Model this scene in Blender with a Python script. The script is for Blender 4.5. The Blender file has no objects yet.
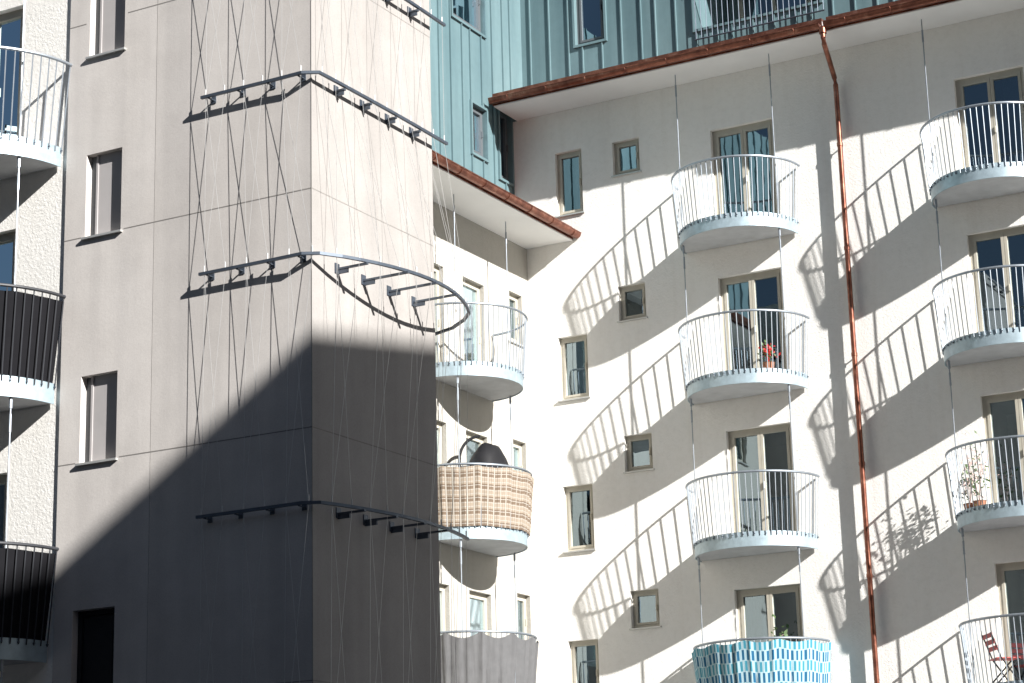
import bpy, bmesh, math, random
from mathutils import Vector, Matrix, noise as mn
random.seed(7)
D=bpy.data
scene=bpy.context.scene
# ------------------------------------------------------------------ materials
def newmat(name):
    m=D.materials.new(name); m.use_nodes=True
    nt=m.node_tree
    return m,nt,nt.nodes['Principled BSDF'],nt.nodes['Material Output']
def N(nt,t,**k):
    n=nt.nodes.new(t)
    for a,b in k.items():
        if a in n.inputs: n.inputs[a].default_value=b
        else: setattr(n,a,b)
    return n
def ramp(nt,fac,stops):
    r=nt.nodes.new('ShaderNodeValToRGB'); e=r.color_ramp.elements
    while len(e)<len(stops): e.new(0.5)
    for i,(p,c) in enumerate(stops):
        e[i].position=p; e[i].color=(*c,1)
    nt.links.new(fac,r.inputs[0]); return r.outputs[0]
def mixc(nt,fac,a,b,mode='MIX'):
    m=nt.nodes.new('ShaderNodeMix'); m.data_type='RGBA'; m.blend_type=mode
    for s,v in ((0,fac),(6,a),(7,b)):
        if hasattr(v,'links'): nt.links.new(v,m.inputs[s])
        else: m.inputs[s].default_value = v if s==0 else (*v,1)
    return m.outputs[2]
def objco(nt,scale=(1,1,1)):
    tc=nt.nodes.new('ShaderNodeTexCoord'); mp=nt.nodes.new('ShaderNodeMapping')
    mp.inputs['Scale'].default_value=scale
    nt.links.new(tc.outputs['Object'],mp.inputs[0]); return mp.outputs[0]
def noise(nt,co,scale,detail=4,rough=.55):
    n=N(nt,'ShaderNodeTexNoise',Scale=scale,Detail=detail,Roughness=rough)
    nt.links.new(co,n.inputs['Vector']); return n.outputs['Fac']
def bump(nt,bs,h,strength,dist):
    b=N(nt,'ShaderNodeBump',Strength=strength,Distance=dist)
    nt.links.new(h,b.inputs['Height']); nt.links.new(b.outputs[0],bs.inputs['Normal'])
def simple(name,col,rough=.6,metal=0,var=.12,vs=6.0,bs_=0,spec=None):
    m,nt,b,o=newmat(name)
    co=objco(nt); f=noise(nt,co,vs,4)
    lo=tuple(c*(1-var) for c in col); hi=tuple(min(1,c*(1+var)) for c in col)
    nt.links.new(ramp(nt,f,[(.3,lo),(.7,hi)]),b.inputs['Base Color'])
    b.inputs['Roughness'].default_value=rough; b.inputs['Metallic'].default_value=metal
    if spec is not None: b.inputs['Specular IOR Level'].default_value=spec
    if bs_: bump(nt,b,noise(nt,co,vs*8,3),bs_,.01)
    return m
def stucco(name,col):
    m,nt,b,o=newmat(name)
    co=objco(nt); big=noise(nt,co,.45,3); fine=noise(nt,co,9,5,.7)
    streak=noise(nt,objco(nt,(3.2,3.2,.16)),1.0,4,.6)
    c=mixc(nt,big,tuple(x*.97 for x in col),tuple(min(.92,x*1.03) for x in col))
    s=ramp(nt,streak,[(.30,(.94,.93,.92)),(.48,(1,1,1))])
    c=mixc(nt,.7,c,s,'MULTIPLY')
    g=ramp(nt,fine,[(.3,(.93,.93,.925)),(.55,(1,1,1))])
    c=mixc(nt,.8,c,g,'MULTIPLY')
    nt.links.new(c,b.inputs['Base Color']); b.inputs['Roughness'].default_value=.92
    b.inputs['Specular IOR Level'].default_value=.2
    n2=noise(nt,co,24,5,.72)
    bump(nt,b,n2,.7,.014)
    return m
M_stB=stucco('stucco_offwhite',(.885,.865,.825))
M_stA=stucco('stucco_wing_sun_dimmed',(.46,.44,.40))  # same stucco with darkened colour, offsets direct sun so the wing doesn't clip
M_soffit=simple('soffit_paint',(.86,.855,.84),.8,0,.03,1.5)
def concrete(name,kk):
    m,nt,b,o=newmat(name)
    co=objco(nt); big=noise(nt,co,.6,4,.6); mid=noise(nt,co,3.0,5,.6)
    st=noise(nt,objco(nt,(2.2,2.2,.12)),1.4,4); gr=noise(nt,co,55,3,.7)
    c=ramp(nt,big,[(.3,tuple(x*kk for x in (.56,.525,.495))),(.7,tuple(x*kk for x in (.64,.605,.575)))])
    c=mixc(nt,.8,c,ramp(nt,mid,[(.3,(.91,.91,.91)),(.65,(1,1,1))]),'MULTIPLY')
    c=mixc(nt,.8,c,ramp(nt,st,[(.35,(.88,.88,.885)),(.6,(1,1,1))]),'MULTIPLY')
    c=mixc(nt,.8,c,ramp(nt,gr,[(.35,(.90,.90,.90)),(.55,(1,1,1))]),'MULTIPLY')
    tc=nt.nodes.new('ShaderNodeTexCoord'); sp=nt.nodes.new('ShaderNodeSeparateXYZ'); nt.links.new(tc.outputs['Object'],sp.inputs[0])
    gt=N(nt,'ShaderNodeMath',operation='GREATER_THAN'); nt.links.new(sp.outputs[0],gt.inputs[0]); gt.inputs[1].default_value=2.98
    c=mixc(nt,gt.outputs[0],mixc(nt,1.0,c,(1.08,1.08,1.08),'MULTIPLY'),c)
    nt.links.new(c,b.inputs['Base Color']); b.inputs['Roughness'].default_value=.85
    b.inputs['Specular IOR Level'].default_value=.2
    bump(nt,b,noise(nt,co,30,5,.75),.22,.008)
    return m
M_conc=concrete('tower_concrete',1.0)
M_concS=concrete('tower_concrete_side_sun_dimmed',.62)  # darkened copy of the front concrete, holds back glare on the sunlit side
M_joint=simple('joint_sealant',(.24,.225,.21),.9)
M_frame=simple('window_frame_beige',(.46,.43,.36),.5,0,.05)
M_frameG=simple('window_frame_grey',(.10,.11,.12),.5,0,.05)
M_sill=simple('sill_metal',(.55,.55,.53),.4,.5,.08)
M_room=simple('room_interior',(.030,.032,.036),.9)
M_curt=simple('curtain_cloth',(.33,.33,.335),.9,0,.15,3)
M_blind=simple('roller_blind',(.40,.38,.375),.9,0,.06,2)
M_galv=simple('galvanised_steel',(.36,.45,.50),.42,.35,.14,9)
M_rail=simple('railing_steel',(.30,.335,.375),.4,.6,.10,9)
M_trel=simple('trellis_steel',(.10,.12,.15),.45,.6,.12,9)
M_cable=simple('stainless_cable',(.62,.62,.61),.4,.5,.05)
M_slab=simple('balcony_concrete',(.50,.51,.52),.85,0,.10,4,.2)
M_copper,nt,b,o=newmat('copper')
co=objco(nt); f=noise(nt,co,5,6,.7)
nt.links.new(ramp(nt,f,[(.3,(.12,.042,.03)),(.55,(.26,.10,.065)),(.80,(.50,.27,.19))]),b.inputs['Base Color'])
b.inputs['Metallic'].default_value=.75; b.inputs['Roughness'].default_value=.34
def glassm():
    m,nt,b,o=newmat('window_glass')
    nt.nodes.remove(b)
    fr=N(nt,'ShaderNodeFresnel',IOR=1.6); tr=N(nt,'ShaderNodeBsdfTransparent'); tr.inputs[0].default_value=(.34,.39,.45,1)
    gl=N(nt,'ShaderNodeBsdfGlossy',Roughness=.015); gl.inputs[0].default_value=(.72,.90,1,1)
    ma=N(nt,'ShaderNodeMath',operation='MULTIPLY_ADD'); nt.links.new(fr.outputs[0],ma.inputs[0]); ma.inputs[1].default_value=3.0; ma.inputs[2].default_value=.12
    mx=N(nt,'ShaderNodeMixShader'); nt.links.new(ma.outputs[0],mx.inputs[0]); nt.links.new(tr.outputs[0],mx.inputs[1]); nt.links.new(gl.outputs[0],mx.inputs[2])
    co=objco(nt); bp=N(nt,'ShaderNodeBump',Strength=.05,Distance=.02); nt.links.new(noise(nt,co,1.6,2),bp.inputs['Height']); nt.links.new(bp.outputs[0],gl.inputs['Normal'])
    nt.links.new(mx.outputs[0],o.inputs[0]); return m
M_glass=glassm()
def zinc():
    m,nt,b,o=newmat('blue_zinc_cladding')
    co=objco(nt); big=noise(nt,objco(nt,(2.3,2.3,.25)),1,4); 
    c=ramp(nt,big,[(.3,(.12,.195,.215)),(.7,(.175,.265,.285))])
    c=mixc(nt,.6,c,ramp(nt,noise(nt,co,7,5),[(.3,(.9,.9,.9)),(.6,(1,1,1))]),'MULTIPLY')
    nt.links.new(c,b.inputs['Base Color']); b.inputs['Roughness'].default_value=.42; b.inputs['Metallic'].default_value=.15
    bump(nt,b,noise(nt,co,1.8,2),.25,.03)
    return m
M_zinc=zinc()
def cloth(name,kind):
    m,nt,b,o=newmat(name)
    uv=nt.nodes.new('ShaderNodeTexCoord'); sp=nt.nodes.new('ShaderNodeSeparateXYZ'); nt.links.new(uv.outputs['UV'],sp.inputs[0])
    def stripes(out,per,duty,off=0):
        a=N(nt,'ShaderNodeMath',operation='MULTIPLY_ADD'); nt.links.new(out,a.inputs[0]); a.inputs[1].default_value=1/per; a.inputs[2].default_value=off
        fr=N(nt,'ShaderNodeMath',operation='FRACT'); nt.links.new(a.outputs[0],fr.inputs[0])
        l=N(nt,'ShaderNodeMath',operation='LESS_THAN'); nt.links.new(fr.outputs[0],l.inputs[0]); l.inputs[1].default_value=duty
        return l.outputs[0]
    if kind=='plaid':
        c=mixc(nt,stripes(sp.outputs[1],.21,.42),(.32,.265,.21),(.18,.135,.10))
        c=mixc(nt,stripes(sp.outputs[0],.11,.20),c,(.38,.35,.305))
        c=mixc(nt,stripes(sp.outputs[1],.07,.18,.3),c,(.40,.37,.33))
        c=mixc(nt,stripes(sp.outputs[0],.036,.30),c,mixc(nt,.4,c,(.10,.07,.05)))
    elif kind=='check':
        c1=stripes(sp.outputs[0],.075,.5); row=stripes(sp.outputs[1],.36,.5); c2=stripes(sp.outputs[0],.075,.5,.5)
        base=(.34,.47,.52); dk=(.02,.11,.21)
        ca=mixc(nt,c1,base,dk); cb=mixc(nt,c2,base,(.05,.23,.31))
        c=mixc(nt,row,ca,cb)
        c=mixc(nt,stripes(sp.outputs[1],.18,.10),c,(.32,.46,.51))
    else:
        col={'grey':(.13,.13,.133),'black':(.010,.010,.012)}[kind]
        c=mixc(nt,noise(nt,objco(nt),8,4),tuple(x*.8 for x in col),tuple(x*1.2 for x in col))
    nt.links.new(c,b.inputs['Base Color']); b.inputs['Roughness'].default_value=.9
    b.inputs['Specular IOR Level'].default_value=.12
    bump(nt,b,noise(nt,objco(nt,(9,9,1.2)),1.2,3),.5,.03)
    return m
M_plaid=cloth('plaid_cloth','plaid'); M_check=cloth('blue_pattern_cloth','check'); M_grey=cloth('grey_cloth','grey'); M_black=cloth('black_mesh','black')
M_leaf=simple('leaf_green',(.06,.11,.03),.6,0,.3,20); M_red=simple('red_petals',(.55,.025,.02),.6,0,.2,20)
M_pink=simple('pale_petals',(.5,.37,.34),.7,0,.2,20)
M_terr=simple('terracotta',(.33,.15,.09),.8); M_redp=simple('red_paint',(.40,.04,.035),.5); M_white=simple('white_paint',(.75,.75,.73),.5)
M_dark=simple('black_plastic',(.012,.012,.014),.6,spec=.2)
M_doorp=simple('dark_door_paint',(.02,.021,.024),.6,spec=.2)
M_railD=simple('dark_railing_paint',(.03,.032,.038),.5)
M_paving=simple('paving',(.11,.112,.118),.9,0,.15,2,.3)
M_neigh=simple('neighbour_render',(.085,.088,.095),.9,0,.1,1)
M_nfr=simple('neighbour_window_paint',(.25,.25,.26),.6)
M_roof=simple('roof_membrane',(.10,.10,.11),.8,0,.1,1)
# ------------------------------------------------------------------ mesh builder
class MB:
    def __init__(s): s.v=[];s.f=[];s.m=[];s.uv={}
    def vert(s,p): s.v.append(tuple(p)); return len(s.v)-1
    def face(s,idx,mi=0,uv=None):
        s.f.append(tuple(idx)); s.m.append(mi)
        if uv: s.uv[len(s.f)-1]=uv
    def quad(s,a,b,c,d,mi=0): i=[s.vert(p) for p in (a,b,c,d)]; s.face(i,mi)
    def box(s,fr,u0,u1,n0,n1,z0,z1,mi=0):
        i=[s.vert(fr(u,n,z)) for u in (u0,u1) for n in (n0,n1) for z in (z0,z1)]
        for q in ((0,1,3,2),(4,6,7,5),(0,4,5,1),(2,3,7,6),(0,2,6,4),(1,5,7,3)): s.face([i[k] for k in q],mi)
    def tube(s,pts,r,k=8,mi=0,cap=True,flat=None):
        pts=[Vector(p) for p in pts]; rings=[]
        up=Vector((0,0,1))
        for i,p in enumerate(pts):
            t=(pts[min(i+1,len(pts)-1)]-pts[max(i-1,0)]).normalized()
            ref=up if abs(t.dot(up))<.95 else Vector((1,0,0))
            a=t.cross(ref).normalized(); b=a.cross(t).normalized()
            rr=r[i] if isinstance(r,(list,tuple)) else r
            ra,rb=(rr,rr) if flat is None else (rr*flat[0],rr*flat[1])
            rings.append([s.vert(p+a*math.cos(2*math.pi*(j+.5)/k)*ra+b*math.sin(2*math.pi*(j+.5)/k)*rb) for j in range(k)])
        for x,y in zip(rings,rings[1:]):
            for j in range(k): s.face((x[j],x[(j+1)%k],y[(j+1)%k],y[j]),mi)
        if cap: s.face(rings[0][::-1],mi); s.face(rings[-1],mi)
    def obj(s,name,mats,parent=None,smooth=False,recalc=True):
        me=D.meshes.new(name); me.from_pydata(s.v,[],s.f); 
        for m in mats: me.materials.append(m)
        for p,mi in zip(me.polygons,s.m): p.material_index=mi
        if s.uv:
            l=me.uv_layers.new(name='UVMap')
            for fi,uv in s.uv.items():
                for li,c in zip(me.polygons[fi].loop_indices,uv): l.data[li].uv=c
        if recalc:
            bm=bmesh.new(); bm.from_mesh(me); bmesh.ops.recalc_face_normals(bm,faces=bm.faces); bm.to_mesh(me); bm.free()
        if smooth:
            for p in me.polygons: p.use_smooth=True
            me.set_sharp_from_angle(angle=math.radians(40))
        o=D.objects.new(name,me); scene.collection.objects.link(o)
        if parent: o.parent=parent
        return o
def empty(name,parent=None):
    e=D.objects.new(name,None); e.empty_display_size=.3; scene.collection.objects.link(e)
    if parent: e.parent=parent
    return e
XT,YC,YB,XE=5.243,-14.856,-12.166,1.598
GZ=-8.6; H=2.8
WX=-.26
fB=lambda u,n,z:(u,-n,z)
fA=lambda u,n,z:(n,u,z)
fC=lambda u,n,z:(u,YC+.03-n,z)
fT=lambda u,n,z:(u,YC-n,z)
fR=lambda u,n,z:(XT+n,u,z)
fBb=lambda u,n,z:(u,.5-n,z)
fAb=lambda u,n,z:(WX+n,u,z)
def wall(fr,u0,u1,z0,z1,holes,reveal,name,mats,parent,mi_rev=0):
    us=sorted({u0,u1,*[h[0] for h in holes],*[h[1] for h in holes]}); zs=sorted({z0,z1,*[h[2] for h in holes],*[h[3] for h in holes]})
    m=MB(); cache={}
    def V(u,n,z):
        k=(round(u,4),round(n,4),round(z,4))
        if k not in cache: cache[k]=m.vert(fr(u,n,z))
        return cache[k]
    for a,b in zip(us,us[1:]):
        for c,d in zip(zs,zs[1:]):
            mu,mz=(a+b)/2,(c+d)/2
            if any(h[0]<mu<h[1] and h[2]<mz<h[3] for h in holes): continue
            m.face((V(a,0,c),V(b,0,c),V(b,0,d),V(a,0,d)))
    for h in holes:
        a,b,c,d=h[:4]; r=-reveal
        for p,q in (((a,c),(b,c)),((b,c),(b,d)),((b,d),(a,d)),((a,d),(a,c))):
            m.quad(fr(p[0],0,p[1]),fr(q[0],0,q[1]),fr(q[0],r,q[1]),fr(p[0],r,p[1]),mi_rev)
    return m.obj(name,mats,parent)
def window(fr,a,b,c,d,reveal,parent,name='window',leaves=1,frame=None,sill=True,curtain=0,blind=False,fw=.06,room=True,screen=False):
    frame=frame or M_frame
    w=empty(name,parent)
    m=MB(); n0,n1=-reveal,-reveal+.06
    m.box(fr,a,a+fw,n0,n1,c,d); m.box(fr,b-fw,b,n0,n1,c,d)
    m.box(fr,a+fw,b-fw,n0,n1,d-fw,d); m.box(fr,a+fw,b-fw,n0,n1,c,c+fw)
    ai,bi=a+fw,b-fw; wl=(bi-ai)/leaves; s=fw*.75
    g=MB()
    for i in range(leaves):
        p,q=ai+i*wl,ai+(i+1)*wl
        m.box(fr,p+.003,p+s,n0+.012,n1+.012,c+fw,d-fw); m.box(fr,q-s,q-.003,n0+.012,n1+.012,c+fw,d-fw)
        m.box(fr,p+s,q-s,n0+.012,n1+.012,d-fw-s,d-fw-.002); m.box(fr,p+s,q-s,n0+.012,n1+.012,c+fw+.002,c+fw+s)
        t=random.uniform(-.006,.006)
        g.quad(fr(p+s,n0+.03+t,c+fw+s),fr(q-s,n0+.03-t,c+fw+s),fr(q-s,n0+.03-t,d-fw-s),fr(p+s,n0+.03+t,d-fw-s))
    if not screen: m.box(fr,(a+b)/2+(.02 if leaves>1 else (b-a)/2-fw-.03),(a+b)/2+(.04 if leaves>1 else (b-a)/2-fw-.01),n1+.012,n1+.05,(c+d)/2-.06,(c+d)/2+.06)
    m.obj('frame',[frame],w); g.obj('glass',[M_glass],w)
    if sill:
        m=MB(); m.box(fr,a-.03,b+.03,-.10,.04,c-.03,c-.004); m.obj('sill',[M_sill],w)
    if screen:
        m=MB(); m.box(fr,a+.13,b-.005,-.082,-.078,c+.004,d-.004); m.box(fr,a+.10,a+.13,-.095,-.065,c+.004,d-.004)
        m.obj('external_roller_blind',[M_blind],w)
    if room:
        m=MB(); e=.25; r0,r1=-reveal-.005,-reveal-2.2
        A,B,C_,D_=a-e,b+e,c-.02,d+.15
        P=lambda u,n,z:fr(u,n,z)
        m.quad(P(A,r1,C_),P(B,r1,C_),P(B,r1,D_),P(A,r1,D_)); m.quad(P(A,r0,C_),P(B,r0,C_),P(B,r1,C_),P(A,r1,C_))
        m.quad(P(A,r0,D_),P(B,r0,D_),P(B,r1,D_),P(A,r1,D_)); m.quad(P(A,r0,C_),P(A,r1,C_),P(A,r1,D_),P(A,r0,D_)); m.quad(P(B,r0,C_),P(B,r1,C_),P(B,r1,D_),P(B,r0,D_))
        m.obj('room',[M_room],w)
    def drape(u0,u1,mat,nm,amp,nn):
        m=MB(); k=int((u1-u0)/.02)+2; ph=random.random()*6; prev=None
        for i in range(k+1):
            u=u0+(u1-u0)*i/k; n=nn+amp*math.sin(u*55+ph)+amp*.5*math.sin(u*31+ph*2)
            cur=(m.vert(fr(u,n,c+.02)),m.vert(fr(u,n*1.0,d-.03)))
            if prev: m.face((prev[0],cur[0],cur[1],prev[1]))
            prev=cur
        m.obj(nm,[mat],w,True,False)
    if curtain&1: drape(a+.03,a+(b-a)*.42,M_curt,'curtain',.02,-reveal-.12)
    if curtain&2: drape(b-(b-a)*.36,b-.03,M_curt,'curtain',.02,-reveal-.12)
    if blind: drape(a+.02,b-.02,M_blind,'blind',.002,-reveal-.04)
    return w
# ------------------------------------------------------------------ ground
m=MB(); m.quad((-300,-300,GZ),(300,-300,GZ),(300,300,GZ),(-300,300,GZ)); m.obj('ground',[M_paving])
# ------------------------------------------------------------------ main building
bld=empty('apartment_building')
SOF=7.72; SOFA=5.12
holes=[];wins=[]
for k in range(-2,4):
    zt=-1.687+k*H
    for ci,(a,b) in enumerate(((3.86,5.07),(8.44,9.65))):
        holes.append((a,b,zt-2.05,zt)); wins.append((a,b,zt-2.05,zt,'balcony_door',2,k,ci))
    holes.append((1.87,2.42,-2.18+k*H,-1.52+k*H)); wins.append((1.87,2.42,-2.18+k*H,-1.52+k*H,'small_window',1,k,9))
    if k<3:
        holes.append((.60,1.20,-3.49+k*H,-2.30+k*H)); wins.append((.60,1.20,-3.49+k*H,-2.30+k*H,'tall_window',1,k,8))
holes.append((.66,1.22,5.65,6.90)); wins.append((.66,1.22,5.65,6.90,'tall_window',1,3,8))
wall(fB,WX,15,GZ,SOF,holes,.15,'stucco_wall_balcony_side',[M_stB],bld)
for (a,b,c,d,nm,lv,k,ci) in wins:
    cur=0
    if nm=='balcony_door': cur={(2,0):1,(3,1):2,(0,0):1,(0,1):0}.get((k,ci),0)
    window(fB,a,b,c,d,.15,bld,nm,lv,M_frame,sill=(nm!='balcony_door'),curtain=cur,blind=(nm=='small_window' and k in(1,)) ,fw=.07 if lv==2 else .055)
holes=[];
for k in range(-2,3):
    zt=-1.6+k*H; holes.append((-2.43,-1.68,zt-2.05,zt,'balcony_door')); holes.append((-3.95,-3.1,zt-2.05,zt,'balcony_door'))
    holes.append((-.74,-.26,-2.42+k*H,-1.46+k*H,'small_window'))
    for y in (-6.3,-9.0): holes.append((y-.6,y+.6,zt-1.4,zt,'window'))
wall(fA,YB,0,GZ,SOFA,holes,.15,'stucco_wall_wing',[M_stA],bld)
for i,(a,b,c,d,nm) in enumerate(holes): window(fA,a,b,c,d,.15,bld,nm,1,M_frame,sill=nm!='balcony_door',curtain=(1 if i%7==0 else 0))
UB=-.13
m=MB(); m.box(fB,UB,15,.002,.90,SOF,SOF+.2); m.obj('eave_soffit',[M_soffit],bld)
m=MB(); m.box(fA,YB+.01,-.006,.002,.98,SOFA,SOFA+.18); m.obj('eave_soffit',[M_soffit],bld)
def gutter(fr,u0,u1,nn,z,r=.085,bk=.9):
    g=empty('copper_gutter')
    m=MB(); prof=[(nn,z+r)]
    for i in range(11):
        t=math.pi*i/10; prof.append((nn+r-r*math.cos(t),z+r-r*math.sin(t)-.0))
    prof=prof[1:]
    inner=[(n+(.006 if n<nn+r else -.006),zz+.008) for n,zz in prof[::-1]]
    prof=prof+[(nn+2*r+.012,z+r+.006),(nn+2*r+.006,z+r+.02),(nn+2*r-.008,z+r+.012)]+inner
    a=[m.vert(fr(u0,n,zz)) for n,zz in prof]; b=[m.vert(fr(u1,n,zz)) for n,zz in prof]
    for i in range(len(prof)): j=(i+1)%len(prof); m.face((a[i],a[j],b[j],b[i]))
    for s,u in ((a,u0),(b,u1)):
        cc=[m.vert(fr(u,nn+r-r*math.cos(math.pi*i/10),z+r-r*math.sin(math.pi*i/10))) for i in range(11)]; m.face(cc)
    m.obj('trough',[M_copper],g,True)
    m=MB(); u=u0+.4
    while u<u1-.1:
        m.tube([fr(u,nn+r-(r+.005)*math.cos(math.pi*i/8),z+r-(r+.005)*math.sin(math.pi*i/8)) for i in range(9)],.008,6); u+=.82
    m.obj('brackets',[M_copper],g,True)
    m=MB(); m.box(fr,u0,u1,nn-.012,nn-.002,z+.0,z+.24)
    m.quad(fr(u0,nn-.002,z+.24),fr(u1,nn-.002,z+.24),fr(u1,-bk,z+.33),fr(u0,-bk,z+.33))
    m.obj('flashing',[M_copper],g)
    return g
gutter(fB,UB-.02,6.46,.915,SOF+.02,bk=.5)
gutter(fB,6.54,15,.915,SOF+.02,bk=.5)
gutter(fA,YB+.01,-.02,.995,SOFA+.02,bk=.25)
dp=empty('copper_downpipe'); m=MB(); X=6.36; TX=6.50
path=[(TX,-1.0,SOF+.06),(TX,-1.0,SOF-.14),(TX-.01,-.95,SOF-.24),(TX-.07,-.55,SOF-.44),(X+.01,-.2,SOF-.60),(X,-.14,SOF-.70),(X,-.13,SOF-.85)]
m.tube(path+[(X,-.13,GZ)],.045,14); m.obj('pipe',[M_copper],dp,True)
m=MB()
for z in [5.9,4.0,2.1,.2,-1.7,-3.6,-5.5]:
    m.tube([(X,-.13,z-.03),(X,-.13,z+.03)],.054,14); m.box(fB,X-.01,X+.01,0,.09,z-.01,z+.01)
m.tube([(TX,-1.0,SOF-.07),(TX,-1.0,SOF+.04)],.066,14)
m.obj('clamps',[M_copper],dp,True)
# blue zinc upper storeys
ZT=10.9
hb=[(.95,1.57,9.2,10.6),(3.45,5.95,8.95,10.85),(9,10.2,9.0,10.7)]
wall(fBb,WX,15,SOF+.25,ZT,hb,.12,'zinc_facade_main',[M_zinc],bld)
window(fBb,.95,1.57,9.2,10.6,.12,bld,'window',1,M_frameG,False); window(fBb,9,10.2,9,10.7,.12,bld,'window',2,M_frameG,False)
ha=[(-1.55,-1.02,6.65,7.62),(-.52,-.06,6.45,7.86),(-2.2,-1.0,9.15,10.5),(-5,-4,6.6,7.9)]
wall(fAb,YB,.5,SOFA+.25,ZT,ha,.12,'zinc_facade_wing',[M_zinc],bld)
for a,b,c,d in ha: window(fAb,a,b,c,d,.12,bld,'window',1,M_frameG,False)
def seams(fr,u0,u1,z0,z1,hs,name):
    m=MB(); u=u0; i=0
    while u<u1:
        cuts=[(z0,z1)]
        for h in hs:
            if h[0]-.03<u<h[1]+.03:
                nc=[]
                for a,b in cuts:
                    if h[2]>a: nc.append((a,min(b,h[2]-.05)))
                    if h[3]<b: nc.append((max(a,h[3]+.05),b))
                cuts=nc
        for a,b in cuts:
            if b-a>.05: m.box(fr,u-.011,u+.011,-.002,.034,a,b)
        u+=[.42,.42,.30,.42][i%4]; i+=1
    for h in hs:
        a,b,c,d=h[:4]
        m.box(fr,a-.05,a-.002,-.002,.045,c-.05,d+.05); m.box(fr,b+.002,b+.05,-.002,.045,c-.05,d+.05)
        m.box(fr,a-.002,b+.002,-.002,.043,d+.002,d+.05); m.box(fr,a-.002,b+.002,-.002,.043,c-.05,c-.002)
    m.obj(name,[M_zinc],bld)
seams(fBb,-.05,15,SOF+.27,ZT,hb,'standing_seams_main'); seams(fAb,YB+.1,.4,SOFA+.27,ZT,ha,'standing_seams_wing')
m=MB(); P=fBb
a,b,c,d=3.45,5.95,8.95,10.85; n0,n1=-.12,-1.7
m.quad(P(a,n1,c),P(b,n1,c),P(b,n1,d),P(a,n1,d),0); m.quad(P(a,n0,c),P(b,n0,c),P(b,n1,c),P(a,n1,c),1); m.quad(P(a,n0,d),P(b,n0,d),P(b,n1,d),P(a,n1,d),1)
m.quad(P(a,n0,c),P(a,n1,c),P(a,n1,d),P(a,n0,d),0); m.quad(P(b,n0,c),P(b,n1,c),P(b,n1,d),P(b,n0,d),0)
m.obj('loggia_recess',[M_zinc,M_soffit],bld)
window(lambda u,n,z:(u,2.1-n,z),3.7,5.2,9.0,10.7,.02,bld,'loggia_door',2,M_frame,False)
m=MB(); m.tube([P(a+.02,.08,9.78),P(b+.1,.08,9.78)],.02); m.tube([P(a+.02,.08,8.72),P(b+.1,.08,8.72)],.015)
u=a+.05
while u<b+.1: m.tube([P(u,.08,8.72),P(u,.08,9.78)],.007,5); u+=.11
m.obj('loggia_railing',[M_trel],bld,True)
m=MB(); m.quad((-14,.5,ZT),(15,.5,ZT),(15,12,ZT),(-14,12,ZT)); m.quad((-14,YB,ZT-.01),(WX,YB,ZT-.01),(WX,.5,ZT-.01),(-14,.5,ZT-.01))
m.quad((15,0,GZ),(15,12,GZ),(15,12,ZT),(15,.5,ZT)); m.quad((-14,12,GZ),(15,12,GZ),(15,12,ZT),(-14,12,ZT)); m.obj('roof_and_ends',[M_roof],bld)
# ------------------------------------------------------------------ C wall
CT=6.9
hc=[]
ZC=(-6.9,-4.02,-.93,2.08)
for zb in ZC:
    zt=zb+.25+2.1; hc.append((-.35,.78,zt-2.05,zt)); hc.append((-3.2,-2.2,zt-1.4,zt))
wall(fC,-14,XE,GZ,CT,hc,.15,'stucco_wall_street_end',[M_stB],bld)
for h in hc: window(fC,*h,.15,bld,'balcony_door',2 if h[0]>-1 else 1,M_frame,sill=False)
# ------------------------------------------------------------------ tower
tw=empty('concrete_stair_tower')
ht=[(1.90,2.47,-6.6,-4.9)]+[(1.92,2.47,-4.51+k*H,-3.45+k*H) for k in (1,2)]+[(1.92,2.47,3.44,4.6)]
dh=(1.88,2.50,-5.75,-3.45)
ht[0]=(1.88,2.50,-8.55,-6.4)
wall(fT,XE,XT,GZ,CT,ht+[dh],.16,'front_wall',[M_conc],tw)
for i,h in enumerate(ht[1:]): window(fT,*h,.16,tw,'window',1,M_frameG,sill=True,fw=.05,screen=True)
for h in (ht[0],dh):
    a,b,c,d=h; e=empty('tower_door',tw); m=MB()
    m.box(fT,a,a+.06,-.16,-.10,c,d); m.box(fT,b-.06,b,-.16,-.10,c,d); m.box(fT,a+.06,b-.06,-.16,-.10,d-.06,d); m.box(fT,a+.06,b-.06,-.16,-.10,c,c+.05)
    m.box(fT,a+.065,b-.065,-.155,-.125,c+.055,d-.065)
    m.box(fT,a+.12,b-.12,-.124,-.118,c+.2,c+.95); m.box(fT,a+.12,b-.12,-.124,-.118,c+1.1,d-.2)
    m.obj('frame_and_leaf',[M_doorp],e); m=MB(); m.tube([fT(b-.10,-.10,c+1.02),fT(b-.10,-.07,c+1.02),fT(b-.2,-.07,c+1.02)],.01,6); m.obj('handle',[M_rail],e)
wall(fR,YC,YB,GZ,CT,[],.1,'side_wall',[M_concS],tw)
m=MB(); m.quad((0,YB,GZ),(XT,YB,GZ),(XT,YB,CT),(0,YB,CT)); m.quad((-14,YC+.03,CT),(XT,YC+.03,CT),(XT,YB,CT),(-14,YB,CT))
m.quad((XE,YC,GZ),(XE,YC+.03,GZ),(XE,YC+.03,CT),(XE,YC,CT)); m.obj('rear_wall_and_roof',[M_conc],tw)
m=MB()
for k in range(-2,4):
    z=-1.70+k*H
    segs=[(XE,XT-.004)]
    if any(h[2]<z<h[3] for h in ht+[dh]): segs=[(XE,1.86),(2.52,XT-.004)]
    for p,q in segs: m.box(fT,p,q,-.001,.002,z-.006,z+.006)
    m.box(fR,YC+.004,YB,-.001,.002,z-.006,z+.006)
m.box(fT,2.978,2.982,-.001,.0015,GZ,CT)
m.box(fT,XT-.005,XT+.002,-.001,.003,GZ,CT)
m.obj('panel_joints',[M_joint],tw)
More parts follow.
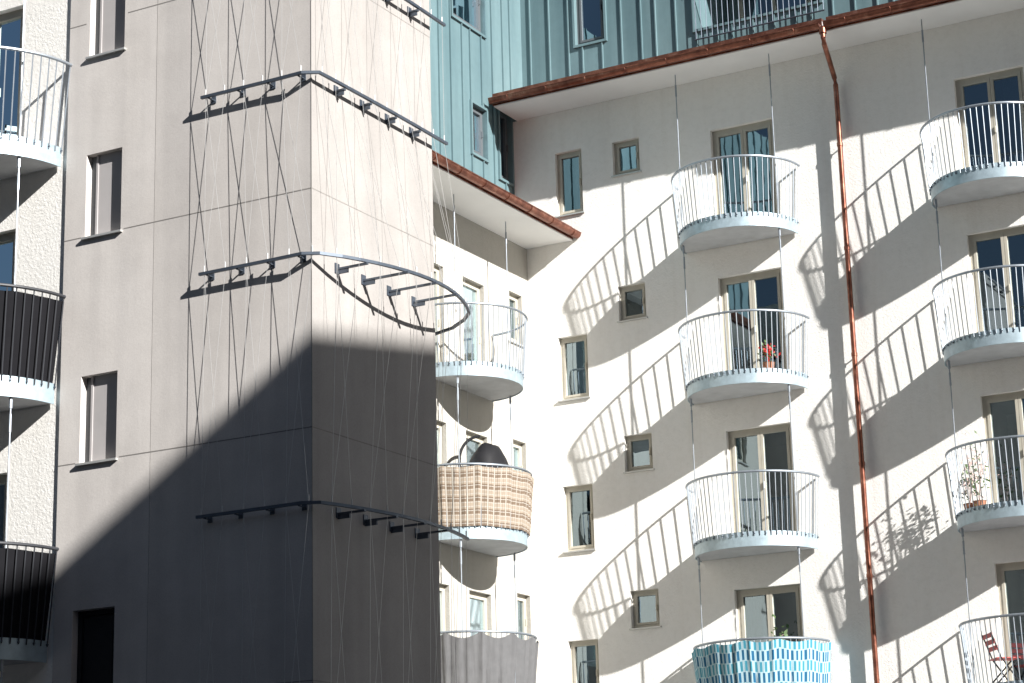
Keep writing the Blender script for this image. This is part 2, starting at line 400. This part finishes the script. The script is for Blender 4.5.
# ------------------------------------------------------------------ trellis
tr=empty('cable_trellis')
def braceP(bul,end=-11.9):
    pts=[(3.74,YC-.11),(4.3,YC-.11),(4.8,YC-.11),(XT-.05,YC-.12)]
    base=[(XT+.12,YC-.02)]
    for i in range(1,15):
        t=i/14; y=YC+(end-YC)*t
        pts_x=XT+.12+bul*math.sin(math.pi*min(1,t*.94+.0))**.8
        base.append((pts_x,y))
    return pts+base
def along(pts,s):
    L=[0]
    for a,b in zip(pts,pts[1:]): L.append(L[-1]+math.dist(a,b))
    d=s*L[-1]
    for i in range(len(pts)-1):
        if d<=L[i+1]+1e-9:
            t=(d-L[i])/(L[i+1]-L[i]); return tuple(pts[i][k]*(1-t)+pts[i+1][k]*t for k in (0,1))
    return pts[-1]
levels=[(-5.4,.28,-11.9),(-2.57,.28,-11.8),(.29,.50,-11.75),(2.48,.02,-12.0),(4.10,.02,-12.0),(6.7,.02,-12.0)]
paths=[]
m=MB()
for z,bul,end in levels:
    p=braceP(bul,end)
    if bul>.4: p+= [(5.27,-11.5),(4.95,-11.25),(4.55,-11.1)]
    paths.append((p,z))
    m.tube([(x,y,z) for x,y in p],.022,4,flat=(1.1,1.1))
    for k in range(4):
        x=3.85+k*.43; m.box(fT,x-.012,x+.012,0,.115,z-.03,z-.02); m.box(fT,x-.03,x+.03,0,.01,z-.06,z+.03)
    for k in range(4):
        y=-14.35+k*.56
        xa=max([q[0] for q in p if abs(q[1]-y)<.15]+[XT+.12])
        if bul>.05: xa+=.06
        m.box(fR,y-.02,y+.02,0,xa-XT,z-.05,z-.028); m.box(fR,y-.045,y+.045,0,.012,z-.09,z+.03)
        m.box(fR,y-.012,y+.012,0,min(.16,xa-XT-.02),z-.10,z-.05)
m.obj('steel_braces',[M_trel],tr)
m=MB(); NC=17
ss=[.015+i*(.97/(NC-1)) for i in range(NC)]
for (p0,z0),(p1,z1) in zip(paths,paths[1:]):
    pa=p0[:19];pb=p1[:19]
    for i in range(NC):
        a=along(pa,ss[i]); 
        j=i+(1 if i%2==0 else -1); j=min(max(j,0),NC-1)
        for tgt in {i,j}:
            if tgt==i and i%2==1: continue
            b=along(pb,ss[tgt]); m.tube([(a[0],a[1],z0+.02),(b[0],b[1],z1-.02)],.0024,4,cap=False)
        m.tube([(a[0],a[1],z0+.0),(a[0],a[1],z0+.09)],.009,5)
m.obj('cables',[M_cable],tr)
# ------------------------------------------------------------------ balconies
def balcony(fr,c,zb,r=1.08,flare=.10,rh=1.25,cl=None,rodtop=None,nb=36,inside=False):
    e=empty('balcony')
    def pt(rr,t,z): return fr(c+rr*math.cos(t),.03+rr*math.sin(t),z)
    K=40; T=[math.pi*i/K for i in range(K+1)]
    m=MB()
    lo=[m.vert(pt(r-.012,t,zb+.015)) for t in T]; hi=[m.vert(pt(r-.012,t,zb+.2)) for t in T]
    m.face(lo[::-1]); m.face(hi)
    for i in range(K): m.face((lo[i],lo[i+1],hi[i+1],hi[i]))
    m.face((lo[-1],lo[0],hi[0],hi[-1]))
    m.obj('slab',[M_slab],e)
    m=MB(); fh=.25
    ring=[[m.vert(pt(rr,t,z)) for t in T] for rr,z in ((r-.008,zb),(r+.008,zb),(r+.008,zb+fh),(r-.008,zb+fh))]
    for a in range(4):
        A,B=ring[a],ring[(a+1)%4]
        for i in range(K): m.face((A[i],A[i+1],B[i+1],B[i]))
    o=m.obj('edge_plate',[M_galv],e,True)
    m=MB()
    rt=r+flare
    m.tube([pt(rt,t,zb+rh) for t in T],.021,8)
    RM=M_railD if inside and cl else M_rail
    m.obj('top_rail',[RM],e,True)
    m=MB(); bl=MB()
    for i in range(nb+1):
        t=math.pi*(i+.12)/(nb+.24)
        m.tube([pt(r+.02,t,zb+fh-.07),pt(rt-.003,t,zb+rh-.015)],.0082,5,cap=False)
        if i%2==0:
            bl.tube([pt(r+.008,t,zb+fh-.045),pt(r+.034,t,zb+fh-.045)],.011,6)
    m.obj('balusters',[RM],e,True); bl.obj('bolts',[M_trel],e)
    m=MB(); top=rodtop if rodtop is not None else zb+H
    for t in (math.radians(27),math.radians(153)):
        rr=r-.05
        m.tube([pt(rr,t,zb-.12),pt(rr,t,top)],.010,6); m.tube([pt(rr,t,zb-.13),pt(rr,t,zb-.0)],.022,6); m.tube([pt(rr,t,top-.42),pt(rr,t,top-.20)],.017,6)
    m.obj('suspension_rods',[M_rail],e,True)
    if cl:
        mat,t0,t1,zlo,zhi,sag=cl; m=MB(); KK=110; R=10; g=[]
        off=-.03 if inside else .034
        for i in range(KK+1):
            t=t0+(t1-t0)*i/KK; row=[]
            for j in range(R+1):
                q=j/R; z=zlo+(zhi-zlo)*q
                w=.010*math.sin(t*37+q)+.008*math.sin(t*61)+.01*mn.noise(Vector((t*9,q*2,zb)))
                z+= -sag*q*abs(math.sin(t*6.5)) - sag*.5*(1-q)*abs(math.sin(t*4.1))
                h=(z-.2)/(rh-.2); rr=r+off+flare*max(0,h)+w*(.4 if inside else 1)
                row.append((m.vert(pt(rr,t,zb+z)),(t*r,(zlo+(zhi-zlo)*q))))
            g.append(row)
        for i in range(KK):
            for j in range(R):
                q=[g[i][j],g[i+1][j],g[i+1][j+1],g[i][j+1]]; m.face([x[0] for x in q],0,[x[1] for x in q])
        m.obj('privacy_cloth',[mat],e,True,False)
    return e
PI=math.pi
zB=4.45
for ci,c in enumerate((4.36,9.03)):
    for k in range(-2,4):
        zb=zB+(k-3)*H; cl=None
        if ci==0 and k==0: cl=(M_check,.0,PI,.02,1.23,.05)
        balcony(fB,c,zb,cl=cl,rodtop=SOF if k==3 else zb+H)
for k in range(-2,3):
    zb=1.87+(k-2)*H; cl=None
    if k==1: cl=(M_plaid,.12,PI,.22,1.22,.03)
    if k==0: cl=(M_grey,.10,PI,.05,1.24,.10)
    balcony(fA,-2.62,zb,cl=cl,rodtop=SOFA if k==2 else zb+H)
for i,zb in enumerate(ZC):
    cl=(M_black,0,PI,.16,1.27,.01) if i<3 else None
    balcony(fC,.25,zb,r=1.25,flare=.13,rh=1.32,cl=cl,rodtop=ZC[i+1] if i<3 else CT,nb=38,inside=True)
# ------------------------------------------------------------------ small things
def foliage(m,c,R,n,mi,s):
    for _ in range(n):
        d=Vector((random.gauss(0,1),random.gauss(0,1),random.gauss(0,1)))*.5; p=Vector(c)+Vector((d.x*R[0],d.y*R[1],d.z*R[2]))
        a=Vector((random.gauss(0,1),random.gauss(0,1),random.gauss(0,1))).normalized(); b=a.orthogonal().normalized()
        q=s*(.6+random.random()*.8)
        m.face([m.vert(p-a*q),m.vert(p+b*q*.5),m.vert(p+a*q),m.vert(p-b*q*.5)],mi)
def potted(x,y,z,h,R,n,nf,fm,s=.035):
    e=empty('potted_plant'); m=MB()
    m.tube([(x,y,z),(x,y,z+.2),(x,y,z+.205)],[.08,.11,.12],12); m.obj('pot',[M_terr],e,True)
    m=MB()
    for i in range(6):
        a=random.random()*6.28; m.tube([(x,y,z+.2),(x+.04*math.cos(a),y+.04*math.sin(a),z+.2+h*.4),(x+R*.6*math.cos(a),y+R*.6*math.sin(a),z+.2+h*.8)],.005,4,1)
    foliage(m,(x,y,z+.2+h*.6),(R,R,h*.6),n,0,s); foliage(m,(x,y,z+.2+h*.75),(R*1.1,R*1.1,h*.5),nf,1,s*.9)
    m.obj('leaves_and_flowers',[M_leaf,fm],e,False,False)
potted(4.98,-.62,1.65+.2,.28,.12,70,70,M_red)
potted(4.80,-.38,-3.95+.2,.95,.16,140,8,M_pink,.05)
potted(8.45,-.55,-1.15+.2,.75,.20,70,90,M_pink,.035)
potted(8.25,-.4,-1.15+.2,.5,.15,60,40,M_pink)
def chair(x,y,z,rot,mat):
    e=empty('folding_chair'); m=MB(); R=Matrix.Rotation(rot,3,'Z')
    T=lambda p:tuple(R@Vector(p)+Vector((x,y,z)))
    for s in (-.2,.2):
        m.tube([T((s,-.22,0)),T((s,.10,.46)),T((s,.24,.86))],.013,6,1); m.tube([T((s*.9,.24,0)),T((s*.9,-.2,.45))],.013,6,1)
    for yy in (-.18,-.10,-.02,.06,.14): m.box(lambda u,n,zz:T((u,n,zz)),-.21,.21,yy-.03,yy+.03,.45,.465,0)
    for q in (.62,.72,.82): m.box(lambda u,n,zz:T((u,n,zz)),-.21,.21,.10+(q-.46)*.35-.008,.10+(q-.46)*.35+.008,q-.035,q+.035,0)
    m.obj('frame_and_slats',[mat,M_dark],e)
chair(8.62,-.55,-3.95+.2,2.2,M_redp); chair(.6,YC-.6,2.28,1.0,M_white); chair(-.1,YC-.6,2.28,-1.0,M_white)
e=empty('parasol'); m=MB()
px,py,pz=.40,-3.36,-.93+.2
arc=[(px,py,pz),(px,py,pz+1.16)]+[(px+.10*(1-math.cos(t)),py+.78*(1-math.cos(t)),pz+1.16+.55*math.sin(t)) for t in [i*.13 for i in range(1,11)]]
m.tube(arc,.026,8); m.tube([(px,py,pz),(px,py,pz+.05)],.20,16); m.obj('curved_pole',[M_dark],e,True)
e=empty('covered_barbecue'); bm=bmesh.new(); bmesh.ops.create_icosphere(bm,subdivisions=4,radius=1)
for v in bm.verts:
    d=1+.05*mn.noise(v.co*1.7)+.03*mn.noise(v.co*6); v.co=Vector((v.co.x*.34*d,v.co.y*.50*d,v.co.z*.70*d))
    if v.co.z<-.6: v.co.z=-.6
    v.co+=Vector((.56,-2.62,pz+.88))
me=D.meshes.new('cover'); bm.to_mesh(me); bm.free(); me.materials.append(M_dark)
for p in me.polygons:p.use_smooth=True
o=D.objects.new('cover',me); scene.collection.objects.link(o); o.parent=e
m=MB()
for sx in (-.15,.15):
    for sy in (-.2,.2): m.tube([(.56+sx,-2.62+sy,pz),(.56+sx,-2.62+sy,pz+.4)],.015,6)
m.obj('legs',[M_dark],e)
# ------------------------------------------------------------------ unseen neighbouring buildings
nb=empty('unseen_neighbour_building'); m=MB(); x0,x1,y0,y1=33.24,45,-72,-20.0
zr=lambda y:15.6+.16*(y+24.86) if y>-40 else 15.6+.16*(-15.14)
v=[m.vert(p) for p in ((x0,y0,GZ),(x1,y0,GZ),(x1,-40,GZ),(x0,-40,GZ),(x1,y1,GZ),(x0,y1,GZ), (x0,y0,zr(y0)),(x1,y0,zr(y0)),(x1,-40,zr(-40)),(x0,-40,zr(-40)),(x1,y1,zr(y1)),(x0,y1,zr(y1)))]
for q in ((0,1,7,6),(1,2,8,7),(2,4,10,8),(4,5,11,10),(5,3,9,11),(3,0,6,9)): m.face([v[i] for i in q],0)
m.face([v[i] for i in (6,7,8,9)],1); m.face([v[i] for i in (9,8,10,11)],1); m.obj('walls_and_roof',[M_neigh,M_roof],nb)
m=MB(); g=MB(); fN=lambda u,n,z:(x0-n,u,z)
for k in range(7):
    for j in range(11):
        u=-58+j*3.4; z=-6.8+k*2.9
        if z+1.5>zr(u)-.3: continue
        m.box(fN,u-.06,u+1.26,.0,.04,z-.06,z+1.46); g.box(fN,u,u+1.2,.041,.045,z,z+1.4)
m.obj('window_frames',[M_nfr],nb); g.obj('window_glass',[M_frameG],nb)
YN=-50; NT=10.5
nb=empty('unseen_neighbour_building'); m=MB(); ff=lambda u,n,z:(u,YN-n,z)  # dark block added out of view to cut sky light and deepen shade
m.box(ff,-40,32,0,12,GZ,NT,0); m.obj('walls',[M_neigh],nb)
m=MB(); m.box(ff,-40.4,32.4,-.4,12.4,NT+.004,NT+.3); m.obj('roof',[M_roof],nb)
m=MB(); g=MB(); fN=lambda u,n,z:(u,YN+n,z)
for k in range(6):
    for j in range(20):
        u=-38+j*3.3; z=-6.8+k*2.9
        m.box(fN,u-.06,u+1.26,.0,.04,z-.06,z+1.46); g.box(fN,u,u+1.2,.041,.045,z,z+1.4)
m.obj('window_frames',[M_nfr],nb); g.obj('window_glass',[M_frameG],nb)
# ------------------------------------------------------------------ light
s=Vector((2.8,-1.0,1.62)).normalized()
L=D.lights.new('sun','SUN'); L.energy=10.8; L.angle=math.radians(.5); L.color=(1,.978,.945)
o=D.objects.new('sun',L); scene.collection.objects.link(o); o.rotation_euler=s.to_track_quat('Z','Y').to_euler(); o.location=(30,-30,40)
w=D.worlds.new('World'); scene.world=w; w.use_nodes=True; nt=w.node_tree; bg=nt.nodes['Background']
sk=nt.nodes.new('ShaderNodeTexSky'); sk.sky_type='NISHITA'; sk.sun_disc=False
sk.sun_elevation=math.asin(s.z); sk.sun_rotation=math.atan2(s.x,s.y)
nt.links.new(sk.outputs[0],bg.inputs[0]); bg.inputs[1].default_value=.05
scene.view_settings.view_transform='Standard'; scene.view_settings.look='None'; scene.view_settings.exposure=0
# ------------------------------------------------------------------ camera
yaw,pit,rol,f=0.5032,0.2591,-0.0271,2168.0575
F=Vector((-math.sin(yaw)*math.cos(pit),math.cos(yaw)*math.cos(pit),math.sin(pit))); R=Vector((math.cos(yaw),math.sin(yaw),0)); U=R.cross(F)
R2=R*math.cos(rol)+U*math.sin(rol); U2=-R*math.sin(rol)+U*math.cos(rol)
cd=D.cameras.new('camera'); cd.sensor_width=36; cd.lens=f/1024*36; cd.clip_end=1000; cd.clip_start=.1
cam=D.objects.new('camera',cd); scene.collection.objects.link(cam)
mt=Matrix((R2,U2,-F)).transposed().to_4x4(); mt.translation=Vector((18.5458,-34.3687,-7.0151)); cam.matrix_world=mt
scene.camera=cam
